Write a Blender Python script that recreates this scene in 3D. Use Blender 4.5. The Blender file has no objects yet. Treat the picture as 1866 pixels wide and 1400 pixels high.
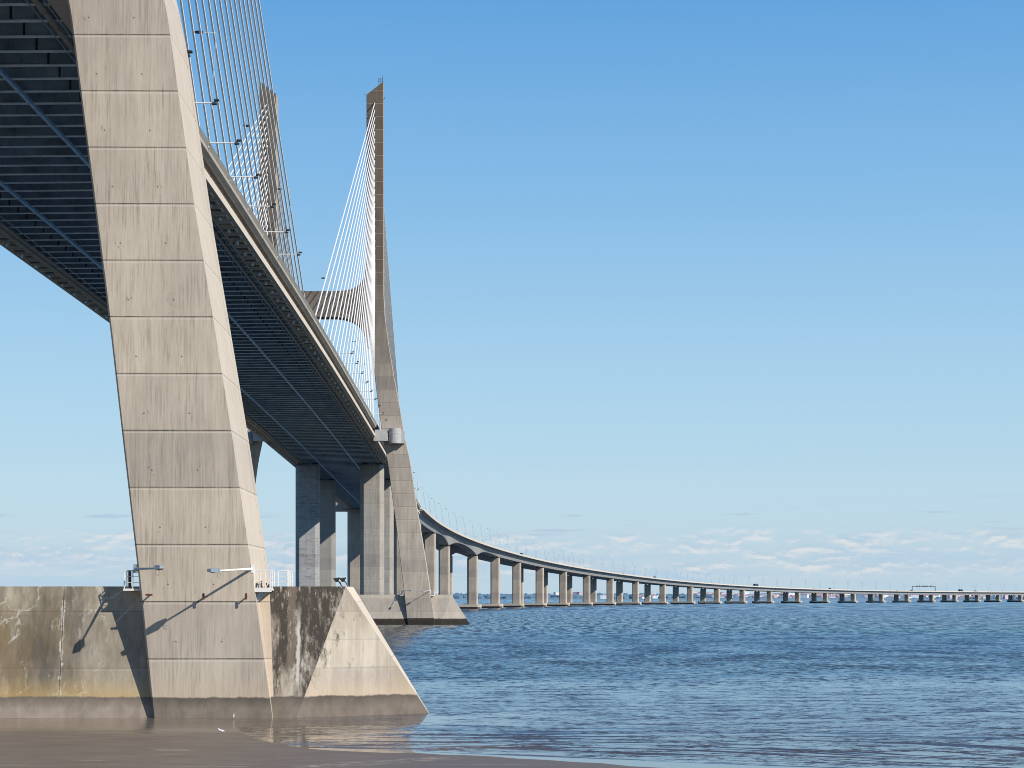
import bpy, bmesh, math, random
from mathutils import Vector, Matrix
random.seed(7)
C = bpy.context.scene.collection
CAMZ = 7.7
PC = -45.2            # lateral centre of the pylons
DC = -46.0            # lateral centre of the deck
PY = (131.5, 556.5)   # the two pylons along the bridge
PI = math.pi

# ------------------------------------------------------------------ node helper
class G:
    def __init__(s, tree):
        s.t = tree; s.n = tree.nodes; s.l = tree.links
    def new(s, typ, **kw):
        nd = s.n.new(typ)
        for k, v in kw.items(): setattr(nd, k, v)
        return nd
    def put(s, sock, v):
        if v is None: return
        if isinstance(v, bpy.types.NodeSocket): s.l.new(v, sock)
        elif isinstance(v, (tuple, list)):
            if len(v) == 3 and sock.type == 'RGBA': v = (*v, 1)
            sock.default_value = v
        else: sock.default_value = v
    def m(s, op, a, b=None, c=None, clamp=False):
        nd = s.new('ShaderNodeMath', operation=op, use_clamp=clamp)
        s.put(nd.inputs[0], a); s.put(nd.inputs[1], b)
        if c is not None: s.put(nd.inputs[2], c)
        return nd.outputs[0]
    def vec(s, x, y, z):
        nd = s.new('ShaderNodeCombineXYZ')
        s.put(nd.inputs[0], x); s.put(nd.inputs[1], y); s.put(nd.inputs[2], z)
        return nd.outputs[0]
    def mul(s, v, t):
        nd = s.new('ShaderNodeVectorMath', operation='MULTIPLY')
        s.put(nd.inputs[0], v); nd.inputs[1].default_value = t
        return nd.outputs[0]
    def addv(s, v, t):
        nd = s.new('ShaderNodeVectorMath', operation='ADD')
        s.put(nd.inputs[0], v); s.put(nd.inputs[1], t)
        return nd.outputs[0]
    def noise(s, v, scale=1, detail=3, rough=.5, dist=0):
        nd = s.new('ShaderNodeTexNoise')
        s.put(nd.inputs['Vector'], v); nd.inputs['Scale'].default_value = scale
        nd.inputs['Detail'].default_value = detail; nd.inputs['Roughness'].default_value = rough
        nd.inputs['Distortion'].default_value = dist
        return nd.outputs[0]
    def white(s, w):
        nd = s.new('ShaderNodeTexWhiteNoise', noise_dimensions='1D'); s.put(nd.inputs['W'], w)
        return nd.outputs[0]
    def rng(s, v, a, b, c=0., d=1., smooth=False):
        nd = s.new('ShaderNodeMapRange', clamp=True)
        if smooth: nd.interpolation_type = 'SMOOTHSTEP'
        s.put(nd.inputs[0], v)
        for i, x in enumerate((a, b, c, d)): s.put(nd.inputs[i + 1], x)
        return nd.outputs[0]
    def mix(s, f, a, b, mode='MIX'):
        nd = s.new('ShaderNodeMix', data_type='RGBA', blend_type=mode)
        s.put(nd.inputs[0], f); s.put(nd.inputs[6], a); s.put(nd.inputs[7], b)
        return nd.outputs[2]
    def ramp(s, f, stops):
        nd = s.new('ShaderNodeValToRGB'); s.put(nd.inputs[0], f)
        e = nd.color_ramp.elements
        while len(e) < len(stops): e.new(0.5)
        for i, (p, c) in enumerate(stops):
            e[i].position = p; e[i].color = (*c, 1)
        return nd.outputs[0]
    def sep(s, v):
        nd = s.new('ShaderNodeSeparateXYZ'); s.put(nd.inputs[0], v)
        return nd.outputs
    def bump(s, h, strength=.3, dist=.1, nrm=None):
        nd = s.new('ShaderNodeBump'); nd.inputs['Strength'].default_value = strength
        nd.inputs['Distance'].default_value = dist
        s.put(nd.inputs['Height'], h)
        if nrm is not None: s.put(nd.inputs['Normal'], nrm)
        return nd.outputs[0]

def newmat(name):
    m = bpy.data.materials.new(name); m.use_nodes = True
    g = G(m.node_tree); b = m.node_tree.nodes['Principled BSDF']
    return m, g, b

def srgb(r, g, b):
    f = lambda c: ((c / 255 + .055) / 1.055) ** 2.4 if c > 10 else c / 255 / 12.92
    return (f(r), f(g), f(b))

def simple(name, col, rough=.6, metal=0., var=.15, scale=.6):
    m, g, b = newmat(name)
    pos = g.new('ShaderNodeNewGeometry').outputs['Position']
    n = g.noise(pos, scale, 4, .6)
    c = g.mix(g.rng(n, .3, .7), tuple(x * (1 - var) for x in col), tuple(min(1, x * (1 + var)) for x in col))
    g.put(b.inputs['Base Color'], c)
    b.inputs['Roughness'].default_value = rough; b.inputs['Metallic'].default_value = metal
    return m

# weathered board-marked concrete, everything in metres of the real place
def concrete(name, col, dark=None, sun_tint=0., jw=1., streak=.35, board=.12, joint=None, tide=None, tie=False, grade=None,
             black=0., black_lo=None, white=0., white_style=0, vlines=(), xfade=None, fold=None, band=None, ochre=0., boardscale=7., hstain=0.):
    m, g, b = newmat(name)
    pos = g.new('ShaderNodeNewGeometry').outputs['Position']
    x, y, z = g.sep(pos)
    dark = dark or tuple(c * .55 for c in col)
    streaks = g.noise(g.mul(pos, (1.5, 1.5, .09)), 1, 6, .68)
    blot = g.noise(g.mul(pos, (.22, .22, .16)), 1, 5, .6)
    boards = g.noise(g.mul(pos, (boardscale, boardscale, .16)), 1, 3, .7)
    fine = g.noise(g.mul(pos, (4, 4, 1.2)), 1, 5, .7)
    f = g.m('ADD', g.m('MULTIPLY', g.rng(streaks, .38, .72), streak), g.m('MULTIPLY', g.rng(blot, .4, .75), streak * .9))
    f = g.m('ADD', f, g.m('MULTIPLY', g.rng(fine, .35, .75), .16), clamp=True)
    c = g.mix(f, col, dark)
    if hstain:
        hs = g.noise(g.mul(pos, (.35, .35, 1.6)), 1, 5, .7)
        c = g.mix(g.m('MULTIPLY', g.rng(hs, .52, .66), hstain), c, tuple(q * .35 for q in col))
    # board marks: thin vertical lines, stronger in patches
    patch = g.rng(g.noise(g.mul(pos, (.35, .35, .3)), 1, 3, .5), .35, .7, .35, 1.)
    bl = g.m('MULTIPLY', g.rng(boards, .5, .72), g.m('MULTIPLY', patch, board))
    c = g.mix(bl, c, (.05, .043, .035))
    lt = g.m('MULTIPLY', g.rng(boards, .46, .3), g.m('MULTIPLY', patch, board * .6))
    c = g.mix(lt, c, (.62, .57, .5))
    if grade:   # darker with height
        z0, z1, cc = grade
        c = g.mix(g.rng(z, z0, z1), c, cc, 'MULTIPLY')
    if joint:
        per, off = joint
        q = g.m('DIVIDE', g.m('SUBTRACT', z, off), per)
        cell = g.m('FLOOR', q)
        fr = g.m('SUBTRACT', q, cell)
        w = g.m('MULTIPLY_ADD', g.white(cell), .2, .9)
        c = g.mix(1., c, g.vec(w, w, g.m('MULTIPLY_ADD', w, .8, .2)), 'MULTIPLY')
        d = g.m('MULTIPLY', g.m('MINIMUM', fr, g.m('SUBTRACT', 1., fr)), per)
        wob = g.rng(g.noise(g.mul(pos, (1.2, 1.2, .3)), 1, 3, .6), .3, .7, .55, 1.)
        c = g.mix(g.m('MULTIPLY', g.rng(d, .02, .05, 1., 0.), g.m('MULTIPLY', wob, .95 * jw)), c, (.035, .03, .025))
        lo = g.m('MULTIPLY', g.m('SUBTRACT', 1., fr), per)      # paler line just under the joint, drips below it
        c = g.mix(g.m('MULTIPLY', g.m('MULTIPLY', g.rng(lo, .09, .11), g.rng(lo, .2, .15)), .35 * jw), c, (.72, .66, .58))
        dr = g.m('MULTIPLY', g.rng(g.noise(g.mul(pos, (3.2, 3.2, .12)), 1, 3, .6), .5, .7), g.rng(lo, 1.6, .1))
        c = g.mix(g.m('MULTIPLY', g.m('MULTIPLY', dr, g.rng(g.white(g.m('ADD', cell, 31.)), .5, .95)), .3), c, (.06, .052, .045))
    if tie:
        per, off = joint
        xs = g.m('ADD', x, g.m('MULTIPLY', z, .145))
        u = g.m('SUBTRACT', g.m('FRACT', g.m('DIVIDE', xs, 2.9)), .5)
        v = g.m('SUBTRACT', g.m('FRACT', g.m('ADD', g.m('DIVIDE', g.m('SUBTRACT', z, off), per), .2)), .5)
        dd = g.m('SQRT', g.m('ADD', g.m('POWER', g.m('MULTIPLY', u, 2.9), 2.), g.m('POWER', g.m('MULTIPLY', v, per), 2.)))
        c = g.mix(g.m('MULTIPLY', g.rng(dd, .065, .035), .8), c, (.03, .026, .022))
        sm = g.noise(g.mul(pos, (5, 5, 3)), 1, 2, .6)
        c = g.mix(g.m('MULTIPLY', g.m('MULTIPLY', g.rng(sm, .62, .7), g.rng(dd, .55, .15)), .6), c, (.06, .05, .04))
    if ochre:
        n = g.noise(g.addv(g.mul(pos, (.5, .5, .09)), (7., 3., 1.)), 1, 5, .65)
        xf = g.rng(x, xfade[0], xfade[1], .1, 1.) if xfade else 1.
        c = g.mix(g.m('MULTIPLY', g.m('MULTIPLY', g.rng(n, .42, .62), ochre), xf), c, (.19, .135, .065))
        n = g.noise(g.addv(g.mul(pos, (.33, .33, .07)), (1., 9., 4.)), 1, 5, .65)
        n = g.m('MULTIPLY_ADD', g.rng(z, 5.2, 7.4), .06, n)
        c = g.mix(g.m('MULTIPLY', g.m('MULTIPLY', g.rng(n, .45, .66), ochre), xf), c, (.075, .066, .055))
    if black:
        n = g.noise(g.addv(g.mul(pos, (1.5, 1.5, .13)), (3., 5., 0.)), 1, 7, .72, .15)
        hz = g.rng(z, black_lo[0], black_lo[1], 0., 1.)
        n2 = g.m('MULTIPLY_ADD', hz, .2, n)
        n2 = g.m('MULTIPLY_ADD', g.noise(g.mul(pos, (2.5, 2.5, 1.2)), 1, 5, .7), .16, n2)
        c = g.mix(g.m('MULTIPLY', g.rng(n2, .55, .76), black), c, (.05, .042, .035))
    if band:        # a brown drip-clean strip between the black streaks, lime drip beside it
        xb, wb = band
        wob = g.m('MULTIPLY', g.m('SUBTRACT', g.noise(g.mul(pos, (1, 1, 1.4)), 1, 4, .6), .5), .35)
        dxb = g.m('ABSOLUTE', g.m('SUBTRACT', g.m('ADD', x, wob), xb))
        c = g.mix(g.m('MULTIPLY', g.m('MULTIPLY', g.rng(dxb, wb, wb * .7), g.rng(z, 2.6, 3.6)), .8), c, (.19, .15, .115))
        dd2 = g.m('ABSOLUTE', g.m('SUBTRACT', g.m('ADD', x, wob), xb + wb + .16))
        c = g.mix(g.m('MULTIPLY', g.m('MULTIPLY', g.rng(dd2, .16, .06), g.rng(z, 7.5, 5.5)), g.rng(z, 1.6, 2.4)), c, (.56, .52, .46))
    if fold:        # black growth spilling over the fold line
        fx = g.m('SUBTRACT', x, g.m('MULTIPLY_ADD', z, 3. / 8.4, -11.9))
        n5 = g.noise(g.addv(g.mul(pos, (1.6, 1.6, .7)), (8., 1., 2.)), 1, 6, .75)
        mk = g.m('MULTIPLY', g.rng(fx, fold, .1), g.m('MULTIPLY', g.rng(z, 1.8, 3.4), g.rng(z, 7.2, 5.)))
        c = g.mix(g.m('MULTIPLY', g.rng(g.m('MULTIPLY_ADD', mk, .15, n5), .60, .72), .8), c, (.05, .042, .035))
        yl = g.noise(g.addv(g.mul(pos, (.5, .5, .3)), (1., 1., 8.)), 1, 5, .6)
        c = g.mix(g.m('MULTIPLY', g.rng(yl, .5, .68), .5), c, (.36, .30, .17))
        c = g.mix(g.m('MULTIPLY', g.rng(z, 5.5, 8.4), .4), c, (.27, .235, .195))
    for xv in vlines:
        wob = g.m('MULTIPLY', g.m('SUBTRACT', g.noise(g.mul(pos, (1.5, 1.5, 1.7)), 1, 5, .7), .5), .6)
        d0 = g.m('ABSOLUTE', g.m('SUBTRACT', g.m('ADD', x, g.m('MULTIPLY', wob, .15)), xv))
        d1 = g.m('ABSOLUTE', g.m('SUBTRACT', g.m('ADD', x, wob), xv))
        wm = g.rng(g.noise(g.mul(pos, (.3, .3, 1.1)), 1, 3, .6), .42, .55)
        c = g.mix(g.m('MULTIPLY', g.m('MULTIPLY', g.rng(d1, .14, .05), wm), g.rng(fine, .35, .55)), c, (.62, .58, .5))
        c = g.mix(g.rng(d0, .04, .015), c, (.06, .05, .04))
    if white and white_style:      # branching lime veins and drips
        nzv = g.noise(g.mul(pos, (1.1, 1.1, .8)), 1, 5, .7)
        vo = g.new('ShaderNodeTexVoronoi', feature='DISTANCE_TO_EDGE'); vo.inputs['Scale'].default_value = 1.
        g.put(vo.inputs['Vector'], g.addv(g.mul(pos, (.55, .55, .6)), g.vec(g.m('MULTIPLY', nzv, 1.1), 0., g.m('MULTIPLY', nzv, 1.4))))
        gate = g.m('MULTIPLY', g.rng(g.m('MULTIPLY_ADD', g.rng(z, 5.8, 7.6), .08, g.noise(g.mul(pos, (.28, .28, .3)), 1, 2, .5)), .5, .58), g.rng(fine, .35, .6))
        c = g.mix(g.m('MULTIPLY', g.m('MULTIPLY', g.m('MULTIPLY', g.rng(vo.outputs['Distance'], .04, .005), .75), gate), white), c, (.66, .62, .55))
        pt = g.noise(g.addv(g.mul(pos, (1.6, 1.6, .22)), (4., 2., 5.)), 1, 6, .72)
        c = g.mix(g.m('MULTIPLY', g.rng(pt, .6, .72), white * .7), c, (.55, .5, .42))
    elif white:
        pt = g.noise(g.addv(g.mul(pos, (1.7, 1.7, .55)), (4., 2., 5.)), 1, 7, .8)
        pt2 = g.noise(g.addv(g.mul(pos, (2.6, 2.6, .18)), (2., 2., 1.)), 1, 5, .7)
        f_ = g.m('MAXIMUM', g.m('MULTIPLY', g.rng(pt, .54, .64), .8), g.rng(pt2, .60, .70))
        c = g.mix(g.m('MULTIPLY', f_, white), c, (.6, .54, .45))
    if tide:
        z1, tc, warm = tide
        wz = g.m('MULTIPLY_ADD', g.noise(g.mul(pos, (.6, .6, .3)), 1, 5, .7), .35, z)
        wz = g.m('MULTIPLY_ADD', g.noise(g.mul(pos, (4, 4, .5)), 1, 3, .7), .12, wz)
        if warm: c = g.mix(g.m('MULTIPLY', g.rng(wz, z1 + 1.5, z1 + .3), .5), c, warm)
        tcol = g.mix(g.rng(g.noise(g.mul(pos, (1, 1, .6)), 1, 5, .65), .35, .65), tuple(q * .8 for q in tc), tuple(q * 1.2 for q in tc))
        tcol = g.mix(g.rng(wz, z1 - .55, z1 + .15, 0., .55), tcol, (.05, .045, .04))
        c = g.mix(g.rng(wz, z1 + .26, z1 + .16), c, tcol)
    if sun_tint:  # faces turned to the sun painted paler, sunlight put into the colour
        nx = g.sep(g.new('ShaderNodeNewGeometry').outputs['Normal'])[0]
        c = g.mix(g.m('MULTIPLY', g.rng(nx, .5, .9), sun_tint), c, (.80, .70, .565))
    g.put(b.inputs['Base Color'], c)
    b.inputs['Roughness'].default_value = .88
    b.inputs['Specular IOR Level'].default_value = .25
    h = g.m('ADD', g.m('MULTIPLY', boards, .5), fine)
    g.put(b.inputs['Normal'], g.bump(h, .35, .03))
    return m

M = {}
JP = (3.65, .12)
BUFF = (.46, .395, .32)
M['leg_near'] = concrete('weathered_buff_concrete', (.55, .478, .39), (.34, .292, .24), sun_tint=.35, streak=.5, board=.5, joint=JP, tide=(1.35, (.22, .185, .15), (.54, .43, .31)), tie=True, boardscale=9.)
M['leg_far'] = concrete('weathered_grey_concrete', (.44, .39, .335), (.25, .22, .19), sun_tint=.45, streak=.5, board=.3, joint=JP, tide=(1.9, (.03, .026, .022), None), grade=(48, 100, (.36, .325, .29)), boardscale=2.5)
M['plinth_brown'] = concrete('brown_stained_concrete', (.45, .395, .31), (.23, .195, .15), streak=.65, board=.25, joint=(3.65, -.5), jw=.35, tide=(1.35, (.29, .24, .195), (.5, .34, .12)), ochre=.75, white=.9, white_style=1, vlines=(-27.1,), xfade=(-23.2, -26.5))
M['plinth_black'] = concrete('black_streaked_concrete', (.5, .44, .36), (.3, .255, .21), streak=.4, board=.12, joint=(3.65, -.5), jw=.3, tide=(1.35, (.2, .165, .135), None), black=.95, black_lo=(.5, 5.0), white=.85, band=(-12.35, .3))
M['plinth_bow'] = concrete('pale_patched_concrete', (.58, .515, .43), (.36, .31, .25), streak=.7, board=.1, joint=(1.82, -.5), jw=.22, tide=(1.35, (.2, .165, .135), (.6, .46, .32)), white=.55, fold=1.3)
M['plinth_far'] = concrete('grey_plinth_concrete', (.47, .425, .365), (.3, .265, .225), streak=.5, board=.12, joint=(3.65, 0.), jw=.4, tide=(1.75, (.03, .026, .022), None))
M['plinth_clean'] = concrete('clean_buff_concrete', (.6, .5, .39), (.45, .375, .3), streak=.35, board=.15, joint=JP, jw=.5, tide=(1.35, (.2, .165, .135), None), sun_tint=.5)
M['pier'] = concrete('grey_pier_concrete', (.36, .34, .31), (.22, .205, .185), streak=.5, board=.2, joint=(4.1, 1.0), jw=.6, tide=(1.6, (.06, .055, .05), None), boardscale=2., sun_tint=.4, hstain=.25)
M['pier_shade_stain'] = concrete('blue_shaded_stained_pier_concrete', (.38, .38, .385), (.23, .235, .24), streak=.5, board=.15, joint=(4.1, 1.0), boardscale=2., hstain=.6)  # bluish shade of the left column put into the colour, plus stains
M['pier_shade'] = concrete('shaded_grey_pier_concrete', (.32, .305, .28), (.22, .205, .185), streak=.4, board=.15, joint=(4.1, 1.0), jw=.6, boardscale=2.)  # pier concrete for an unlit column, its shade put into the colour
M['pier_far'] = concrete('viaduct_pier_concrete', (.4, .35, .295), (.23, .2, .17), streak=.5, board=.1, joint=(5., 1.), jw=.5, boardscale=1., sun_tint=.55)
M['cap'] = concrete('pile_cap_concrete', (.5, .45, .385), (.32, .28, .24), streak=.4, board=.1, tide=(1.3, (.012, .013, .016), None), boardscale=1., sun_tint=.5)
M['girder'] = concrete('deck_edge_concrete', (.62, .55, .46), (.42, .37, .31), streak=.5, board=.1, boardscale=1., sun_tint=.5)
M['fascia'] = concrete('parapet_concrete', (.5, .46, .39), (.33, .3, .255), streak=.5, board=.1, boardscale=1.)
M['recess'] = concrete('shaded_recess_concrete', (.21, .175, .14), (.12, .1, .085), streak=.6, board=.1, boardscale=1.)  # darker copy of the edge concrete, recess shade put into its colour
M['viaduct'] = concrete('viaduct_box_concrete', (.42, .41, .39), (.3, .29, .28), streak=.5, board=.05, boardscale=.6)
M['viaduct_edge'] = concrete('viaduct_edge_concrete', (.72, .64, .53), (.52, .46, .38), streak=.4, board=.05, boardscale=.6)
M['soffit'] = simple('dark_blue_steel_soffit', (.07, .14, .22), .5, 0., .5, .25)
M['beamweb'] = simple('blue_steel_beam_web', (.26, .40, .52), .45, 0., .4, .35)
M['flange'] = simple('bounce_lit_blue_flange', (.7, .8, .86), .45, 0., .25, .5)  # paler than the web: light bounced off the water put into colour
M['rail'] = simple('light_blue_painted_steel', (.42, .66, .85), .4, 0., .15, .8)
M['pipe'] = simple('grey_tan_pipe', (.34, .3, .25), .6, 0., .3, .9)
M['stay'] = simple('pale_stay_sheath', (.9, .86, .79), .4, 0., .04, .2)
M['galv'] = simple('galvanised_steel', (.34, .39, .42), .4, .4, .2, 3.)
M['white'] = simple('white_painted_steel', (.78, .76, .72), .5, 0., .08, 2.)
M['greypaint'] = simple('pale_grey_panel', (.42, .42, .42), .6, 0., .1, .8)
M['dark'] = simple('dark_metal', (.03, .028, .026), .5, 0., .2, 2.)
M['rust'] = simple('rusty_steel', (.11, .035, .018), .85, 0., .35, 9.)
M['glass'] = simple('lamp_glass', (.3, .32, .33), .15, 0., .1, 2.)
M['asphalt'] = simple('asphalt', (.05, .05, .05), .9, 0., .2, 1.)
M['red'] = simple('red_paint', (.5, .05, .05), .5)
M['pole'] = simple('grey_lamp_pole', (.33, .36, .38), .5, .3, .05)

# ------------------------------------------------------------------ mesh helpers
def link(name, bm, mats, parent=None):
    me = bpy.data.meshes.new(name)
    bmesh.ops.recalc_face_normals(bm, faces=bm.faces)
    bm.to_mesh(me); bm.free()
    for m_ in (mats if isinstance(mats, (list, tuple)) else [mats]): me.materials.append(m_)
    o = bpy.data.objects.new(name, me); C.objects.link(o)
    if parent is not None:
        o.parent = parent
        o.matrix_parent_inverse = Matrix.Translation(-parent.location)
    return o

def tag(o, label=None, cat=None, group=None, kind=None):
    if label: o['label'] = label
    if cat: o['category'] = cat
    if group: o['group'] = group
    if kind: o['kind'] = kind
    return o

def thing(name, label, cat, loc=(0, 0, 0), group=None):
    o = bpy.data.objects.new(name, None); C.objects.link(o); o.location = loc; o.empty_display_size = .5
    return tag(o, label, cat, group)

def poly(bm, pts, mi=0):
    try:
        f = bm.faces.new([bm.verts.new(p) for p in pts]); f.material_index = mi; return f
    except ValueError: return None

def box(bm, x0, x1, y0, y1, z0, z1, mi=0):
    v = [bm.verts.new((x, y, z)) for z in (z0, z1) for y in (y0, y1) for x in (x0, x1)]
    for q in ((0, 2, 3, 1), (4, 5, 7, 6), (0, 1, 5, 4), (2, 6, 7, 3), (0, 4, 6, 2), (1, 3, 7, 5)):
        bm.faces.new([v[i] for i in q]).material_index = mi

def loft(bm, rings, caps=True, mi=0, closed=True):
    vs = [[bm.verts.new(p) for p in r] for r in rings]
    n = len(vs[0])
    for a, b in zip(vs, vs[1:]):
        for i in range(n if closed else n - 1):
            j = (i + 1) % n
            bm.faces.new((a[i], a[j], b[j], b[i])).material_index = mi
    if caps and closed:
        bm.faces.new(list(reversed(vs[0]))).material_index = mi
        bm.faces.new(vs[-1]).material_index = mi
    return vs

def tube(bm, pts, r, n=8, mi=0):
    pts = [Vector(p) for p in pts]
    rs = r if isinstance(r, (list, tuple)) else [r] * len(pts)
    rings = []
    for i, p in enumerate(pts):
        d = (pts[min(i + 1, len(pts) - 1)] - pts[max(i - 1, 0)]).normalized()
        a = d.cross(Vector((0, 0, 1)))
        if a.length < 1e-3: a = d.cross(Vector((1, 0, 0)))
        a.normalize(); b = d.cross(a)
        rings.append([p + (a * math.cos(2 * PI * k / n) + b * math.sin(2 * PI * k / n)) * rs[i] for k in range(n)])
    loft(bm, rings, True, mi)

def interp(t, x):
    if x <= t[0][0]: return t[0][1:]
    for a, b in zip(t, t[1:]):
        if x <= b[0]:
            k = (x - a[0]) / (b[0] - a[0])
            return tuple(p + (q - p) * k for p, q in zip(a[1:], b[1:]))
    return t[-1][1:]

def ordinal(n):
    w = ['', 'first', 'second', 'third', 'fourth', 'fifth', 'sixth', 'seventh', 'eighth', 'ninth', 'tenth', 'eleventh', 'twelfth',
         'thirteenth', 'fourteenth', 'fifteenth', 'sixteenth', 'seventeenth', 'eighteenth', 'nineteenth', 'twentieth']
    if n <= 20: return w[n]
    tens = {2: 'twenty', 3: 'thirty', 4: 'forty', 5: 'fifty', 6: 'sixty'}
    if n % 10 == 0: return {3: 'thirtieth', 4: 'fortieth', 5: 'fiftieth', 6: 'sixtieth'}[n // 10]
    return tens[n // 10] + '-' + w[n % 10]

# ------------------------------------------------------------------ world
SUN = Vector((-1.3, 1.0, -1.105)).normalized()
elev = math.asin(-SUN.z); azim = math.atan2(-SUN.x, -SUN.y)
w = bpy.data.worlds.new('World'); bpy.context.scene.world = w; w.use_nodes = True
g = G(w.node_tree); bg = w.node_tree.nodes['Background']
sky = g.new('ShaderNodeTexSky', sky_type='NISHITA', sun_disc=False)
sky.sun_elevation = elev; sky.sun_rotation = azim; sky.air_density = 1.0; sky.dust_density = .3; sky.ozone_density = 1.5
d = g.new('ShaderNodeTexCoord').outputs['Generated']
dx, dy, dz = g.sep(d)
hlen = g.m('SQRT', g.m('ADD', g.m('POWER', dx, 2.), g.m('POWER', dy, 2.)))
el = g.m('MULTIPLY', g.m('ARCTAN2', dz, hlen), 180 / PI)
az = g.m('MULTIPLY', g.m('ARCTAN2', dx, dy), 180 / PI)
rampc = g.ramp(g.m('DIVIDE', el, 60., clamp=True), [
    (0., srgb(188, 214, 233)), (1. / 60, srgb(190, 214, 231)), (3. / 60, srgb(188, 219, 237)), (6.1 / 60, srgb(172, 213, 240)),
    (11.6 / 60, srgb(135, 191, 236)), (16.8 / 60, srgb(99, 167, 227)), (30. / 60, srgb(66, 128, 196)), (1., srgb(40, 92, 165))])
skyc = g.mix(1., sky.outputs[0], (.09, .09, .09), 'MULTIPLY')
base = g.mix(.88, skyc, rampc)
# low cloud bands near the horizon
cv = g.vec(g.m('MULTIPLY', az, .85), g.m('MULTIPLY', el, 2.9), 3.3)
n1 = g.noise(cv, 1., 6, .62, .25)
n1s = g.noise(g.addv(cv, (.06, -.32, 0.)), 1., 6, .62, .25)
ban = g.m('MULTIPLY', g.rng(el, .35, .9, 0., 1., True), g.rng(el, 2.15, 1.6, 0., 1., True))
nb = g.noise(g.vec(g.m('MULTIPLY', az, .22), g.m('MULTIPLY', el, .9), 5.7), 1., 3, .5)
n1 = g.m('ADD', n1, g.m('MULTIPLY', g.m('SUBTRACT', nb, .5), .38)); n1s = g.m('ADD', n1s, g.m('MULTIPLY', g.m('SUBTRACT', nb, .5), .38))
cov = g.m('MULTIPLY', g.rng(n1, .37, .68, 0., 1., True), ban)
shade = g.rng(g.m('SUBTRACT', n1, n1s), -.05, .09)
cc = g.mix(shade, srgb(178, 202, 222), srgb(232, 230, 230))
base = g.mix(g.m('MULTIPLY', cov, .72), base, cc)
n2 = g.noise(g.vec(g.m('MULTIPLY', az, .3), g.m('MULTIPLY', el, 3.2), 8.1), 1., 5, .55)
ban2 = g.m('MULTIPLY', g.rng(el, 1.4, 2.1, 0., 1., True), g.rng(el, 3.1, 2.3, 0., 1., True))
base = g.mix(g.m('MULTIPLY', g.m('MULTIPLY', g.rng(n2, .58, .68, 0., 1., True), ban2), .55), base, srgb(168, 190, 216))
n3 = g.noise(g.vec(g.m('MULTIPLY', az, .16), g.m('MULTIPLY', el, 1.9), 1.4), 1., 4, .6)
ban3 = g.rng(el, 1.9, .9, 0., 1., True)
base = g.mix(g.m('MULTIPLY', g.m('MULTIPLY', g.rng(n3, .42, .6), ban3), .45), base, srgb(172, 202, 228))
g.put(bg.inputs[0], base); bg.inputs[1].default_value = 1.0

sl = bpy.data.lights.new('sun', 'SUN'); sl.energy = 5.0; sl.angle = math.radians(.53); sl.color = (1, .93, .83)
so = bpy.data.objects.new('sun', sl); C.objects.link(so)
so.rotation_euler = SUN.to_track_quat('-Z', 'Y').to_euler(); so.location = (60, -60, 120)

cam = bpy.data.cameras.new('camera'); co = bpy.data.objects.new('camera', cam); C.objects.link(co)
cam.sensor_width = 36; cam.lens = 36 * 3600 / 1866; cam.shift_y = (1088.5 - 700) / 1866
cam.clip_start = .5; cam.clip_end = 90000
co.location = (0, 0, CAMZ); co.rotation_euler = (PI / 2, 0, -math.atan(53 / 3600))
sc = bpy.context.scene; sc.camera = co
sc.view_settings.view_transform = 'Standard'; sc.view_settings.look = 'None'; sc.view_settings.exposure = 0
sc.cycles.caustics_reflective = False; sc.cycles.caustics_refractive = False
sc.cycles.max_bounces = 6
sc.cycles.pixel_filter_type = 'BLACKMAN_HARRIS'; sc.cycles.filter_width = 1.0

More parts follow.
